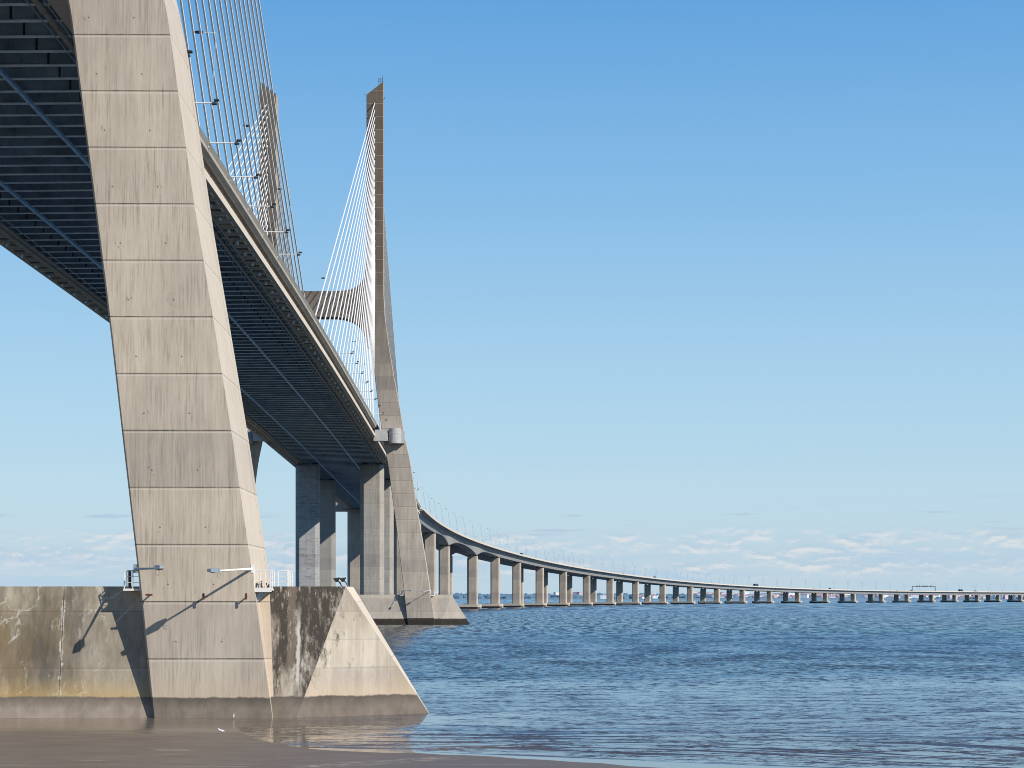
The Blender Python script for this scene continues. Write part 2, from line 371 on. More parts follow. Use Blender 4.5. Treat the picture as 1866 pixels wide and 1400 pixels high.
# ------------------------------------------------------------------ water
def water_mat():
    m, g, b = newmat('river_water')
    pos = g.new('ShaderNodeNewGeometry').outputs['Position']
    x, y, z = g.sep(pos)
    def prof(stops, lo=80., hi=4000., yy=None):      # piecewise profile over log distance along the river
        t = g.m('DIVIDE', g.m('LOGARITHM', g.m('DIVIDE', g.m('MAXIMUM', yy or y, lo), lo), math.e), math.log(hi / lo), clamp=True)
        return g.ramp(t, [(math.log(d_ / lo) / math.log(hi / lo), (v, v, v)) for d_, v in stops])
    # wave fields; further out only the ever larger wave groups can be told apart
    A = g.noise(g.mul(pos, (1.25, 2.3, 0)), 1, 6, .72, .2)
    A2 = g.noise(g.mul(pos, (.22, .42, 0)), 1, 4, .6, .2)
    B = g.noise(g.mul(pos, (.9, .42, 0)), 1, 6, .76, .2)
    B2 = g.noise(g.mul(pos, (.09, .05, 0)), 1, 4, .6, .3)
    Cc = g.noise(g.mul(pos, (.45, .07, 0)), 1, 6, .76, .2)
    Dd = g.noise(g.mul(pos, (.12, .01, 0)), 1, 6, .72, .2)
    w1 = g.rng(y, 140, 210); w2 = g.rng(y, 330, 480); w3 = g.rng(y, 800, 1500)
    nA = g.m('ADD', g.m('MULTIPLY', A, .65), g.m('MULTIPLY', A2, .35))
    nB = g.m('ADD', g.m('MULTIPLY', B, .72), g.m('MULTIPLY', B2, .28))
    def lerp(f, a, c): return g.m('ADD', a, g.m('MULTIPLY', f, g.m('SUBTRACT', c, a)))
    n = lerp(w3, lerp(w2, lerp(w1, nA, nB), Cc), Dd)
    n = g.rng(n, .36, .64, -1., 1.)
    pw = g.noise(g.mul(pos, (.012, .02, 0)), 1, 4, .6)
    yw = g.m('ADD', y, g.m('MULTIPLY', g.m('SUBTRACT', pw, .5), 60.))
    bias = prof([(80, .01), (93, .015), (100, .028), (112, .04), (135, .045), (176, .042), (196, .10), (270, .125), (420, .11), (600, .095), (1200, .10), (4000, .07)], yy=yw)
    # calmer in the lee of the plinth, glassy right at the mud
    lee = g.rng(g.m('SUBTRACT', x, g.m('MULTIPLY', g.m('SUBTRACT', y, 100.), .35)), -14., 0., .12, 1., True)
    lee = g.m('MAXIMUM', lee, g.rng(y, 126, 134))
    edge_d = g.m('ADD', y, g.m('MULTIPLY', x, .52))
    lee = g.m('MULTIPLY', lee, g.rng(edge_d, 96.3, 99.5))
    bias = g.m('MULTIPLY', bias, lee)
    u = g.m('ADD', y, g.m('MULTIPLY', x, g.rng(y, 106, 96, .12, .42)))
    sw = g.noise(g.vec(g.m('MULTIPLY', x, .085), g.m('MULTIPLY', u, 1.05), 0.), 1, 3, .5, .35)
    swm = g.m('MULTIPLY', g.rng(g.m('MULTIPLY_ADD', x, .12, y), 119, 104), g.rng(edge_d, 96.6, 97.6))
    line = g.m('MULTIPLY', g.m('MULTIPLY', g.rng(sw, g.rng(x, 0., 14., .52, .555), g.rng(x, 0., 14., .57, .62)), swm), g.rng(x, -14., -4., .2, 1.))
    ny = g.m('ADD', bias, g.m('MULTIPLY', g.m('MULTIPLY', bias, n), .95))
    dash = g.rng(lerp(w3, lerp(w2, lerp(w1, nA, nB), Cc), Dd), .515, .575)
    ny = g.m('ADD', ny, g.m('MULTIPLY', g.m('MULTIPLY', dash, lee), g.rng(y, 150, 1200, .55, .2)))
    ny = g.m('ADD', ny, g.m('MULTIPLY', line, .30))
    mz = g.noise(g.mul(pos, (1.3, 2.6, 0)), 1, 3, .6)
    nx = g.m('MULTIPLY', g.m('SUBTRACT', mz, .5), g.m('MULTIPLY', bias, 1.2))
    nv = g.new('ShaderNodeVectorMath', operation='NORMALIZE')
    g.put(nv.inputs[0], g.vec(nx, g.m('MULTIPLY', ny, -1.), 1.))
    g.put(b.inputs['Normal'], nv.outputs[0])
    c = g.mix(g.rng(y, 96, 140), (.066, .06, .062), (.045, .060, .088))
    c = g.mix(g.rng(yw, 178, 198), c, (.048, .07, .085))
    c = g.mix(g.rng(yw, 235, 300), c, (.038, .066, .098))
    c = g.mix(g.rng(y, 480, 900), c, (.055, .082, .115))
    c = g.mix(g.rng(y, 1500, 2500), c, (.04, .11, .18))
    lg = g.noise(g.mul(pos, (.006, .012, 0)), 1, 4, .6)
    teal = g.m('MULTIPLY', g.rng(lg, .44, .6), g.m('MULTIPLY', g.rng(y, 290, 350), g.rng(y, 620, 460)))
    c = g.mix(g.m('MULTIPLY', teal, .85), c, (.045, .10, .105))
    c = g.mix(g.m('MULTIPLY', g.rng(g.m('MULTIPLY_ADD', x, 2.2, y), 110, 92), g.rng(y, 180, 130)), c, (.14, .105, .078))
    murk = g.m('MULTIPLY', g.rng(x, 15, -30), g.m('MULTIPLY', g.rng(y, 250, 420), g.rng(y, 640, 520)))
    c = g.mix(g.m('MULTIPLY', murk, .8), c, (.11, .095, .075))
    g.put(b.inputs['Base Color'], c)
    g.put(b.inputs['IOR'], g.rng(y, 150, 230, 1.5, 1.42))
    g.put(b.inputs['Roughness'], g.rng(y, 92, 400, .04, .12))
    return m
bm = bmesh.new()
# one sheet to the horizon, finer rows near the camera
ys = [-300, 0, 60, 120, 250, 600, 1500, 4000, 12000, 80000]
xs = [-60000, -6000, -600, -60, 60, 600, 6000, 60000]
grid = [[bm.verts.new((x_, y_, 0)) for x_ in xs] for y_ in ys]
for a, b_ in zip(grid, grid[1:]):
    for i in range(len(xs) - 1): bm.faces.new((a[i], a[i + 1], b_[i + 1], b_[i]))
tag(link('water', bm, water_mat()), kind='structure')

# mud flat with a wavy edge where the shallow water begins
def mud_mat():
    m, g, b = newmat('wet_brown_mud')
    pos = g.new('ShaderNodeNewGeometry').outputs['Position']
    x, y, z = g.sep(pos)
    n = g.noise(g.mul(pos, (.25, .9, 0)), 1, 6, .6)
    n2 = g.noise(g.mul(pos, (1.5, 5, 0)), 1, 5, .7)
    c = g.mix(g.rng(n, .35, .65), (.175, .138, .103), (.225, .18, .138))
    c = g.mix(g.m('MULTIPLY', g.rng(n2, .6, .75), .25), c, (.07, .055, .045))
    c = g.mix(g.rng(x, -14, -2, 0., .7), c, (.145, .128, .125))
    g.put(b.inputs['Base Color'], c)
    wetn = g.noise(g.mul(pos, (.12, .7, 0)), 1, 5, .65, .5)
    film = g.m('MULTIPLY', g.rng(y, 108, 118, 0., 1., True), 1.)
    film = g.m('MAXIMUM', film, g.m('MULTIPLY', g.rng(wetn, .6, .66), .9))
    fo = g.noise(g.mul(pos, (1.1, 2.2, 0)), 1, 6, .75, .6)
    path_ = g.m('ABSOLUTE', g.m('SUBTRACT', y, g.m('MULTIPLY_ADD', g.m('SUBTRACT', x, -8.), .75, 89.5)))
    fm = g.m('MULTIPLY', g.m('MULTIPLY', g.rng(path_, 1.6, .2), g.rng(fo, .5, .6)), g.m('MULTIPLY', g.rng(x, -8.8, -8.), g.rng(x, -.5, -2.5)))
    g.put(b.inputs['Base Color'], g.mix(g.m('MULTIPLY', fm, .7), c, (.55, .46, .36)))
    g.put(b.inputs['Roughness'], g.m('SUBTRACT', .62, g.m('MULTIPLY', film, .54)))
    g.put(b.inputs['Specular IOR Level'], g.m('MULTIPLY_ADD', film, .3, .12))
    g.put(b.inputs['Normal'], g.bump(g.m('ADD', n2, n), .5, .03))
    return m
edge = [(-170, 124.6), (-60, 124.9), (-30, 125.2), (-21.6, 125.6), (-17, 124.6), (-15.3, 121), (-13.6, 112), (-12.2, 107.0), (-10.6, 103.0), (-8.6, 99.6), (-6.3, 97.9), (-3.2, 97.1), (-.8, 95.6), (3.0, 93.4), (6.7, 89.6), (10, 87.2), (15, 85), (25, 82), (60, 76), (200, 60)]
random.seed(3)
pts = []
for a, b_ in zip(edge, edge[1:]):
    n = max(2, int(abs(b_[0] - a[0]) / 1.1)) if abs(a[0]) < 40 else 4
    for i in range(n):
        t = i / n
        j = .4 if -12 < a[0] < 30 else .05
        pts.append((a[0] + (b_[0] - a[0]) * t, a[1] + (b_[1] - a[1]) * t + random.uniform(-j, j), .03))
bm = bmesh.new()
top = [bm.verts.new(p) for p in pts]; low = [bm.verts.new((p[0], p[1] + .5, -.06)) for p in pts]
bot = [bm.verts.new((p[0], -60 if abs(p[0]) < 180 else -60, .06)) for p in pts]
for i in range(len(pts) - 1):
    bm.faces.new((top[i], top[i + 1], low[i + 1], low[i])); bm.faces.new((bot[i], bot[i + 1], top[i + 1], top[i]))
tag(link('mud_flat', bm, mud_mat()), kind='structure')

# ------------------------------------------------------------------ pylons
LEG = [(-3, -20.6, -13.0, 5.6), (0, -21.0, -13.4, 5.5), (8.4, -21.9, -14.6, 5.2), (18.4, -23.1, -16.1, 4.9), (25.9, -24.0, -17.35, 4.6), (33.3, -25.0, -18.6, 4.3),
       (46.4, -26.75, -20.5, 3.9), (52.2, -28.0, -21.9, 3.8), (61.4, -29.3, -23.4, 3.6), (69.1, -30.2, -24.9, 3.5), (76.7, -31.0, -26.2, 3.3), (86, -32.1, -27.5, 3.2),
       (93.7, -32.6, -27.9, 3.1), (147, -32.6, -27.9, 2.8)]
def leg_bm(cy, sgn):
    bm = bmesh.new()
    mx = (lambda x: x) if sgn > 0 else (lambda x: 2 * PC - x)
    zs = [-3, 0] + [3 + i * 3 for i in range(48)] + [147]
    zs = sorted(set(z for z in zs if z <= 147))
    def ring(z, L, R, hd, zl=None):
        g_ = .32; q = .12; hb = max(hd, interp([(55, 5.5), (93, 3.7), (147, 2.8)], z)[0])
        P = [(L + q, -hd), (R, -hd), (R, hb - 2.3), (R - g_, hb - 2.15), (R - g_, hb - 1.9), (R - .02, hb - 1.75), (R - .08, hb), (L + .3, hb), (L, hb - .3), (L, -hd + q)]
        out = []
        for px_, py_ in P:
            zz = z
            if zl is not None:
                t = min(1, max(0, (px_ - L) / (R - .9 - L))); zz = zl + (z - zl) * t
            out.append((mx(px_), cy + py_, zz))
        return out
    rings = [ring(z, *interp(LEG, z)) for z in zs]
    rings.append(ring(152.1, -32.6, -27.9, 2.8, 148.4))
    loft(bm, rings)
    return bm
def beam_bm(cy):
    bm = bmesh.new()
    right = [(-46, 93.4, 86.2), (-41, 93.4, 86.2), (-39, 93.55, 85.9), (-37, 93.9, 85.3), (-35.5, 94.6, 84.5), (-34.3, 95.6, 83.2), (-33.4, 97.2, 81.5), (-32.9, 99.4, 79.8), (-32.55, 102, 78.0), (-31.9, 102.4, 77.6)]
    xs_ = right[1:]
    left = [(2 * PC - a, b_, c_) for a, b_, c_ in reversed(xs_)]
    allp = left + xs_
    hd = 2.75
    rings = [[(x_, cy - hd, lo), (x_, cy + hd, lo), (x_, cy + hd, hi), (x_, cy - hd, hi)] for x_, hi, lo in allp]
    loft(bm, rings)
    return bm
def plinth_bm(cy, near):
    bm = bmesh.new()
    L2 = 2 * PC
    def fy(z): return cy - 5.1 + 1.95 * z / 8.4
    F0 = (-11.9, fy(0), 0); T1 = (-8.9, fy(8.4), 8.4); tf = (-3.6, cy - .35, 0); tb = (-3.6, cy + .35, 0); T2 = (-8.9, cy + 4.4, 8.4); B0 = (-11.9, cy + 5.1, 0)
    mir = lambda p: (L2 - p[0], p[1], p[2])
    dn = lambda p: (p[0], p[1], -3)
    S0 = (-13.34, fy(0), 0); S1 = (-13.83, fy(8.4), 8.4)
    K0 = (-17, fy(0), 0); K1 = (-17, fy(8.4), 8.4)
    poly(bm, [mir(S0), K0, K1, mir(S1)], 0)
    poly(bm, [K0, S0, S1, K1], 3)
    poly(bm, [S0, F0, T1, S1], 1)
    poly(bm, [F0, tf, T1], 2)
    poly(bm, [tf, tb, T2, T1], 4)
    poly(bm, [tb, B0, T2], 2); poly(bm, [B0, mir(B0), mir(T2), T2], 0)
    poly(bm, [mir(S0), mir(F0), mir(T1), mir(S1)], 1); poly(bm, [mir(F0), mir(tf), mir(T1)], 2); poly(bm, [mir(tf), mir(tb), mir(T2), mir(T1)], 4); poly(bm, [mir(tb), mir(B0), mir(T2)], 2)
    poly(bm, [T1, S1, K1, mir(S1), mir(T1), mir(T2), T2], 0)
    ringp = [mir(tf), mir(F0), mir(S0), K0, S0, F0, tf, tb, B0, mir(B0), mir(tb)]
    for i in range(len(ringp)):
        a, b_ = ringp[i], ringp[(i + 1) % len(ringp)]
        poly(bm, [dn(a), dn(b_), b_, a], 0)
    bmesh.ops.remove_doubles(bm, verts=bm.verts, dist=1e-4)
    return bm
for i, cy in enumerate(PY):
    near = i == 0
    p = thing('bridge_pylon', 'huge inclined buff concrete pylon leg filling the left foreground' if near else
              'distant slender two-legged grey concrete bridge pylon with curved crossbeam above the deck', 'bridge pylon', (PC, cy, 0), 'pylons of the cable-stayed bridge')
    mt = M['leg_near'] if near else M['leg_far']
    for s_ in (1, -1): link('leg', leg_bm(cy, s_), mt, p)
    link('crossbeam', beam_bm(cy), mt, p)
    pm = [M['plinth_brown'], M['plinth_black'], M['plinth_bow'], M['plinth_clean'], M['plinth_clean']] if near else [M['plinth_far']] * 5
    pl = link('plinth', plinth_bm(cy, near), pm, p)
    if near: pl['label'] = 'low stained concrete plinth with pointed bow and brown tide band'
    if not near:
        for s_ in (1, -1):
            mx = (lambda x: x) if s_ > 0 else (lambda x: 2 * PC - x)
            bm = bmesh.new()
            a, b_ = sorted((mx(-30.4), mx(-26.4)))
            box(bm, a, b_, cy - 6.6, cy - 3.4, 51.2, 53.3); box(bm, a + .3, b_ - .2, cy - 6.3, cy - 3.4, 53.3, 54.3)
            rings = []
            for z_, r_ in ((50.5, 1.7), (50.6, 1.8), (53.1, 1.8), (53.15, 1.86), (53.35, 1.86), (53.4, 1.8), (54.7, 1.8), (54.7, 1.5)):
                rings.append([(mx(-24.5) + r_ * math.cos(2 * PI * k / 24), cy - 5.2 + r_ * math.sin(2 * PI * k / 24), z_) for k in range(24)])
            loft(bm, rings)
            a, b_ = sorted((mx(-22.8), mx(-21.9))); box(bm, a, b_, cy - 5.6, cy - 3.2, 50.6, 54.0)
            link('maintenance_platform', bm, M['greypaint'], p)
        bm = bmesh.new()
        tube(bm, [(-28.2, cy, 152), (-28.2, cy, 154.6)], .05, 5)
        link('lightning_rod', bm, M['dark'], p)
        bm = bmesh.new()
        for z_ in (152.1, 152.6, 153.1): tube(bm, [(-29.2, cy - 2.6, z_), (-28.1, cy - 2.6, z_)], .05, 5)
        for x_ in (-29.2, -28.6, -28.1): tube(bm, [(x_, cy - 2.6, 151.3), (x_, cy - 2.6, 153.1)], .05, 5)
        link('top_railing', bm, M['dark'], p)
        for z_, xx in ((148.4, -33.3), (147.2, -27.6)):
            bm = bmesh.new(); tube(bm, [(xx + .6 if xx < -30 else xx - .4, cy - 2.6, z_), (xx, cy - 2.6, z_), (xx, cy - 2.6, z_ + .6)], .07, 5)
            link('aviation_light', bm, M['dark'], p)

# ------------------------------------------------------------------ cable-stayed deck
def ztop(y):
    return CAMZ + interp([(-50, 46.8), (131, 48.5), (180, 49.0), (240, 49.5), (300, 49.75), (342, 49.85), (390, 49.75), (450, 49.4), (500, 49.0), (552, 48.5), (640, 47.3), (750, 45.6), (880, 43.9), (945, 43.4)], y)[0]
def dk(u, dz, y):
    return (DC + u, y, ztop(y) + dz - (.4 * (-u / 16.4) if u < 0 else 0))
DY0, DY1 = 30, 945
dys = [DY0 + i * 15.25 for i in range(61)]
deck = thing('bridge_deck', 'long straight cable-stayed road deck seen from below with dark blue steel floor beams', 'bridge deck', (DC, DY0, 50))
bm = bmesh.new()
loft(bm, [[dk(-13.15, -.95, y), dk(-13.15, -1.55, y), dk(13.15, -1.55, y), dk(13.15, -.95, y)] for y in dys])
link('road_slab', bm, M['soffit'], deck)
for s_ in (1, -1):
    bm = bmesh.new()
    loft(bm, [[dk(u * s_, z, y) for u, z in ((13.16, -.95), (13.16, -1.5), (15.3, -1.42), (15.72, -1.1))] for y in dys])
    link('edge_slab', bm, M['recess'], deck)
    bm = bmesh.new()
    loft(bm, [[dk(u * s_, z, y) for u, z in ((14.605, -1.45), (14.605, -2.84), (14.66, -2.84), (14.66, -1.45))] for y in dys])
    link('recess_shade_sheet', bm, M['recess'], deck)  # thin dark sheet over the girder face, standing in for recess shade
bm = bmesh.new()
loft(bm, [[dk(-13, -.93, y), dk(13, -.93, y)] for y in dys], closed=False)
link('road_surface', bm, M['asphalt'], deck)
for s_ in (1, -1):
    bm = bmesh.new()
    pr = [(16.4, 0), (15.72, -1.2), (15.0, -1.46), (15.0, -1.3), (15.75, -1.02), (16.1, -.9), (16.15, 0)]
    loft(bm, [[dk(u * s_, z, y) for u, z in pr] for y in dys])
    link('parapet', bm, M['fascia'], deck)
    bm = bmesh.new()
    pr = [(14.6, -1.48), (14.6, -2.85), (15.95, -2.98), (16.0, -3.02), (16.0, -3.9), (13.3, -3.9), (13.15, -1.56)]
    loft(bm, [[dk(u * s_, z, y) for u, z in pr] for y in dys])
    # coffer frames under the girder; dark panels paint the shade inside
    y = 155.0
    while y < 780:
        a, b_ = 13.75, 15.3
        for (ua, ub, ya, yb) in ((13.6, 13.75, .2, 2.4), (15.3, 15.5, .2, 2.4), (13.6, 15.5, 0, .2), (13.6, 15.5, 2.4, 2.6)):
            ps = [dk(ua * s_, -3.9, y + ya), dk(ub * s_, -3.9, y + ya), dk(ub * s_, -3.9, y + yb), dk(ua * s_, -3.9, y + yb)]
            loft(bm, [[(q[0], q[1], q[2] + .02) for q in ps], [(q[0], q[1], q[2] - .22) for q in ps]])
        ps = [dk(13.78 * s_, -3.905, y + .22), dk(15.28 * s_, -3.905, y + .22), dk(15.28 * s_, -3.905, y + 2.38), dk(13.78 * s_, -3.905, y + 2.38)]
        poly(bm, ps, 1)
        y += 4.455
    link('edge_girder', bm, [M['girder'], M['dark']], deck)
    bm = bmesh.new()
    tube(bm, [dk(12.45 * s_, -3.95, y) for y in dys], .22, 8)
    for y in [DY0 + 5 + 4.455 * k for k in range(190)]:
        tube(bm, [dk(12.45 * s_, -3.95, y), dk(12.45 * s_, -3.95, y + .35)], .27, 8)
    link('service_pipe', bm, M['pipe'], deck)
    bm = bmesh.new()
    for u_ in (12.9, 11.6): tube(bm, [dk(u_ * s_, -3.72, y) for y in dys], .06, 4)
    link('cable_tray', bm, M['galv'], deck)
for u_ in (4.7, -6.7):
    bm = bmesh.new()
    for (a, b_, za, zb) in ((-.17, .17, -4.02, -3.94), (-.03, .03, -3.94, -3.72), (-.17, .17, -3.72, -3.66)):
        loft(bm, [[dk(u_ + a, za, y), dk(u_ + b_, za, y), dk(u_ + b_, zb, y), dk(u_ + a, zb, y)] for y in dys])
    link('gantry_rail', bm, M['rail'], deck)
# long grey cable duct hung beside the right-hand rail, ending part way along
bm = bmesh.new()
yy = [y for y in dys if 225 < y < 345]
loft(bm, [[dk(3.3, -4.2, y), dk(3.75, -4.2, y), dk(3.75, -3.75, y), dk(3.3, -3.75, y)] for y in yy])
link('cable_duct', bm, M['pipe'], deck)
def floor_beam(bm, y):
    w_ = 13.1; hw = .28
    for (ya, yb, za, zb, mi) in ((-.02, .02, -3.62, -1.52, 0), (-hw, hw, -3.7, -3.62, 1)):
        ps = lambda z_: [dk(-w_, z_, y + ya), dk(w_, z_, y + ya), dk(w_, z_, y + yb), dk(-w_, z_, y + yb)]
        a, b_ = ps(za), ps(zb)
        loft(bm, [a, b_], mi=mi)
    for u_ in (-9.1, 9.1):      # splice plates and stiffeners on the web
        ps = lambda z_: [dk(u_ - .09, z_, y - .05), dk(u_ + .09, z_, y - .05), dk(u_ + .09, z_, y + .05), dk(u_ - .09, z_, y + .05)]
        loft(bm, [ps(-3.6), ps(-1.56)], mi=2)
    for u_ in (-11, -4.5, -2.2, 0, 2.2, 6.8, 11):
        ps = lambda z_: [dk(u_ - .015, z_, y - .14), dk(u_ + .015, z_, y - .14), dk(u_ + .015, z_, y + .14), dk(u_ - .015, z_, y + .14)]
        loft(bm, [ps(-3.6), ps(-1.7)], mi=0)
BM = [M['beamweb'], M['flange'], M['dark']]
k = 0; rest = bmesh.new(); y = 155.0 - 4.455 * 1
while y < 940:
    if 0 <= k < 100:
        bm = bmesh.new(); floor_beam(bm, y); link('floor_beam', bm, BM, deck)
    else: floor_beam(rest, y)
    y += 4.455; k += 1
y = 155.0 - 4.455 * 2
while y > 40: floor_beam(rest, y); y -= 4.455
tag(link('floor_beam', rest, BM, deck), kind='stuff')

# ------------------------------------------------------------------ stay cables
def stay(top, bot, label, group, s_):
    bm = bmesh.new(); tube(bm, [top, bot], .125, 7)
    o = tag(link('stay_cable', bm, M['stay']), label, 'stay cable', group)
    d_ = (Vector(bot) - Vector(top)).normalized()
    b0 = Vector(bot)
    bm = bmesh.new()
    y = bot[1]
    c_ = Vector(dk(14.55 * s_, -3.9, y))
    tube(bm, [c_ + Vector((0, 0, .1)), c_ + Vector((0, 0, -.6))], .28, 10)
    link('anchor_cap', bm, M['galv'], o)
    bm = bmesh.new(); t0 = Vector(top)
    tube(bm, [t0 - d_ * .3, t0 + d_ * .9], .2, 8)
    link('anchor_socket', bm, M['dark'], o)
def stays(cy, dirn, s_, label, group):
    for i in range(24):
        off = 13.5 + 8.3 * i
        yb = cy + dirn * off
        zt = 146.3 - 2.0 * (23 - i)
        hd = interp(LEG, zt)[2]
        xt = -30.25 if s_ > 0 else 2 * PC + 30.25
        n = 24 - i
        stay((xt, cy + dirn * (hd - .1), zt), dk(15.93 * s_, -.7, yb), label % ordinal(n), group, s_)
stays(PY[0], 1, 1, 'pale steep stay from the near pylon to the deck edge, %s from the right', 'near pylon stays on the near plane')
stays(PY[0], 1, -1, 'stay of the near pylon on the far deck edge, %s from midspan', 'near pylon stays on the far plane')
stays(PY[1], -1, 1, 'white stay fanning left from the distant right pylon leg, %s from the outside', 'distant pylon stays on the near plane')
stays(PY[1], -1, -1, 'white stay fanning left from the distant left pylon leg, %s from the outside', 'distant pylon stays on the far plane')
stays(PY[1], 1, 1, 'stay behind the distant right pylon leg on the side span, %s from the far end', 'side span stays on the near plane')
stays(PY[1], 1, -1, 'stay behind the distant left pylon leg on the side span, %s from the far end', 'side span stays on the far plane')

# ------------------------------------------------------------------ floodlights on arms from the parapet, mast lamps on the deck
def floodlight(y, label):
    z = ztop(y) + .05; x0 = DC + 16.3
    t = thing('floodlight', label, 'floodlight', (x0, y, z), 'floodlights on arms along the deck parapet')
    bm = bmesh.new(); tube(bm, [(x0 - .1, y, z), (x0 + 2.9, y, z - .02)], .07, 7); tube(bm, [(x0 - .1, y, z - .5), (x0 - .1, y, z + .05)], .07, 6)
    link('arm', bm, M['white'], t)
    for q in (0, 1):
        bm = bmesh.new(); cx = x0 + 2.95 + .22 * q; zz = z + .05 + .34 * q - .17
        pts_ = [(cx - .22, -.22, -.08), (cx + .26, -.22, -.01), (cx + .28, -.22, .1), (cx - .14, -.22, .13)]
        loft(bm, [[(a, y - .28, zz + c_) for a, _, c_ in pts_], [(a, y + .28, zz + c_) for a, _, c_ in pts_]])
        link('lamp_head', bm, M['dark'], t)
fy_ = [179, 197, 215, 233, 251, 269, 287] + [403, 419, 437, 455, 473, 491, 508, 526, 543]
for i, y in enumerate(fy_):
    if i < 7: l = 'double floodlight on a white arm over the near deck parapet, %s from the near leg' % ordinal(i + 1)
    else: l = 'small floodlight on a white arm below the distant stays, %s along the parapet' % ordinal(i - 6)
    floodlight(y, l)
def mast(base, topz, lean, arm, label, group, r=.1):
    b0 = Vector(base); tp = Vector((base[0] + lean[0], base[1] + lean[1], topz))
    t = thing('street_lamp', label, 'street lamp', base, group)
    bm = bmesh.new(); tube(bm, [b0, tp], [r, r * .75], 6); link('pole', bm, M['pole'], t)
    a = Vector((arm[0], arm[1], 0)); e = tp + a
    bm = bmesh.new(); tube(bm, [tp, tp + a * .7], r * .6, 6); link('arm', bm, M['white'], t)
    bm = bmesh.new(); n = Vector((-a.y, a.x, 0)).normalized() * .2
    q0 = tp + a * .6
    loft(bm, [[q0 + n, q0 - n, q0 - n + Vector((0, 0, .12)), q0 + n + Vector((0, 0, .12))],
              [q0 + a * .25 + n * 1.3 - Vector((0, 0, .08)), q0 + a * .25 - n * 1.3 - Vector((0, 0, .08)), q0 + a * .25 - n + Vector((0, 0, .16)), q0 + a * .25 + n + Vector((0, 0, .16))],
              [e + n * .7, e - n * .7, e - n * .7 + Vector((0, 0, .1)), e + n * .7 + Vector((0, 0, .1))]])
    link('lamp_head', bm, M['dark'], t)
for i, y in enumerate([216, 260, 301, 385, 433, 476, 519, 590, 640, 690, 740, 790, 840, 890]):
    z = ztop(y) - .9
    mast((DC + 16.0, y, z), z + 13.2, (.9, 0), (-2.4, 0), 'street lamp on the near edge of the straight deck, %s from the near pylon' % ordinal(i + 1), 'street lamps on the straight deck', .04)

# ------------------------------------------------------------------ viaduct path
CP = [(-45.1, 879.9, 43.9), (-44.9, 976.3, 42.97), (-41.2, 1073.1, 41.21), (-33.6, 1169.4, 39.26), (-23.1, 1265.3, 37.36), (-10.0, 1361.0, 35.47), (5.4, 1456.1, 33.54), (21.8, 1551.0, 31.56), (40.5, 1645.7, 29.62), (62.5, 1739.9, 27.72), (87.0, 1833.2, 25.82), (114.2, 1925.7, 23.89), (143.0, 2017.6, 21.98), (172.7, 2109.3, 20.12), (205.4, 2200.2, 18.45), (240.3, 2290.5, 16.85), (283.7, 2377.6, 15.1), (330.5, 2461.9, 13.44), (379.1, 2545.2, 12.09), (430.8, 2626.9, 11.16), (483.9, 2707.2, 10.44), (538.0, 2786.9, 9.88), (594.0, 2865.7, 9.43), (652.8, 2942.1, 9.12), (712.9, 3017.6, 8.96), (773.8, 3092.1, 8.91), (835.7, 3165.8, 8.93), (898.3, 3239.0, 8.96), (961.7, 3311.4, 8.99), (1025.4, 3383.4, 9.0), (1089.3, 3455.2, 9.0), (1154, 3527, 9.0), (1220, 3600, 9.0)]
CP = [(a, b_, c_ + CAMZ) for a, b_, c_ in CP]
def sm(P, it):
    for _ in range(it):
        P = [P[0]] + [tuple((P[i - 1][k] + 2 * P[i][k] + P[i + 1][k]) / 4 for k in range(3)) for i in range(1, len(P) - 1)] + [P[-1]]
    return P
CP = sm(CP, 3)
PATH = []   # (s, x, y, z)
s0 = 0; last = None
for i in range(len(CP) - 1):
    p0 = CP[max(i - 1, 0)]; p1 = CP[i]; p2 = CP[i + 1]; p3 = CP[min(i + 2, len(CP) - 1)]
    for j in range(12):
        t = j / 12
        q = tuple(.5 * (2 * p1[k] + (p2[k] - p0[k]) * t + (2 * p0[k] - 5 * p1[k] + 4 * p2[k] - p3[k]) * t * t + (-p0[k] + 3 * p1[k] - 3 * p2[k] + p3[k]) * t ** 3) for k in range(3))
        if last: s0 += math.hypot(q[0] - last[0], q[1] - last[1])
        PATH.append((s0, *q)); last = q
SMAX = PATH[-1][0]
def at(s, u=0, dz=0):
    x_, y_, z_ = interp(PATH, s)
    a = interp(PATH, max(s - 6, 0)); b_ = interp(PATH, min(s + 6, SMAX))
    d_ = Vector((b_[0] - a[0], b_[1] - a[1])).normalized()
    return (x_ + u * d_.y, y_ - u * d_.x, z_ + dz)
def tang(s):
    a = at(max(s - 5, 0)); b_ = at(min(s + 5, SMAX)); return Vector((b_[0] - a[0], b_[1] - a[1], 0)).normalized()
BENTS = [103, 207, 290, 434, 541, 643, 751, 857, 960, 1062, 1173, 1291, 1404, 1505, 1595, 1687, 1781, 1875, 1969, 2065, 2153, 2238, 2318, 2397, 2472, 2553, 2635]
S_START = 66
DEP = [(S_START, 5.2), (103, 5.2), (207, 5.4), (290, 8.7), (434, 8.5), (541, 5.6)]
def depth(s):
    if s >= 541: return 5.4
    for a, b_ in zip(DEP, DEP[1:]):
        if s <= b_[0]:
            t = (s - a[0]) / (b_[0] - a[0]); crown = 4.6
            e = abs(2 * t - 1) ** 2.2
            end = a[1] if t < .5 else b_[1]
            if a[1] < 6 and b_[1] < 6: return 5.3
            return crown + (end - crown) * e
    return 5.4
vd = thing('viaduct_deck', 'long curving concrete viaduct deck sweeping right and falling towards the far shore', 'viaduct', at(S_START))
ss = [S_START + i * 7.5 for i in range(int((2700 - S_START) / 7.5))]
ss = sorted(ss + [b_ - .01 for b_ in BENTS if b_ < 2690])
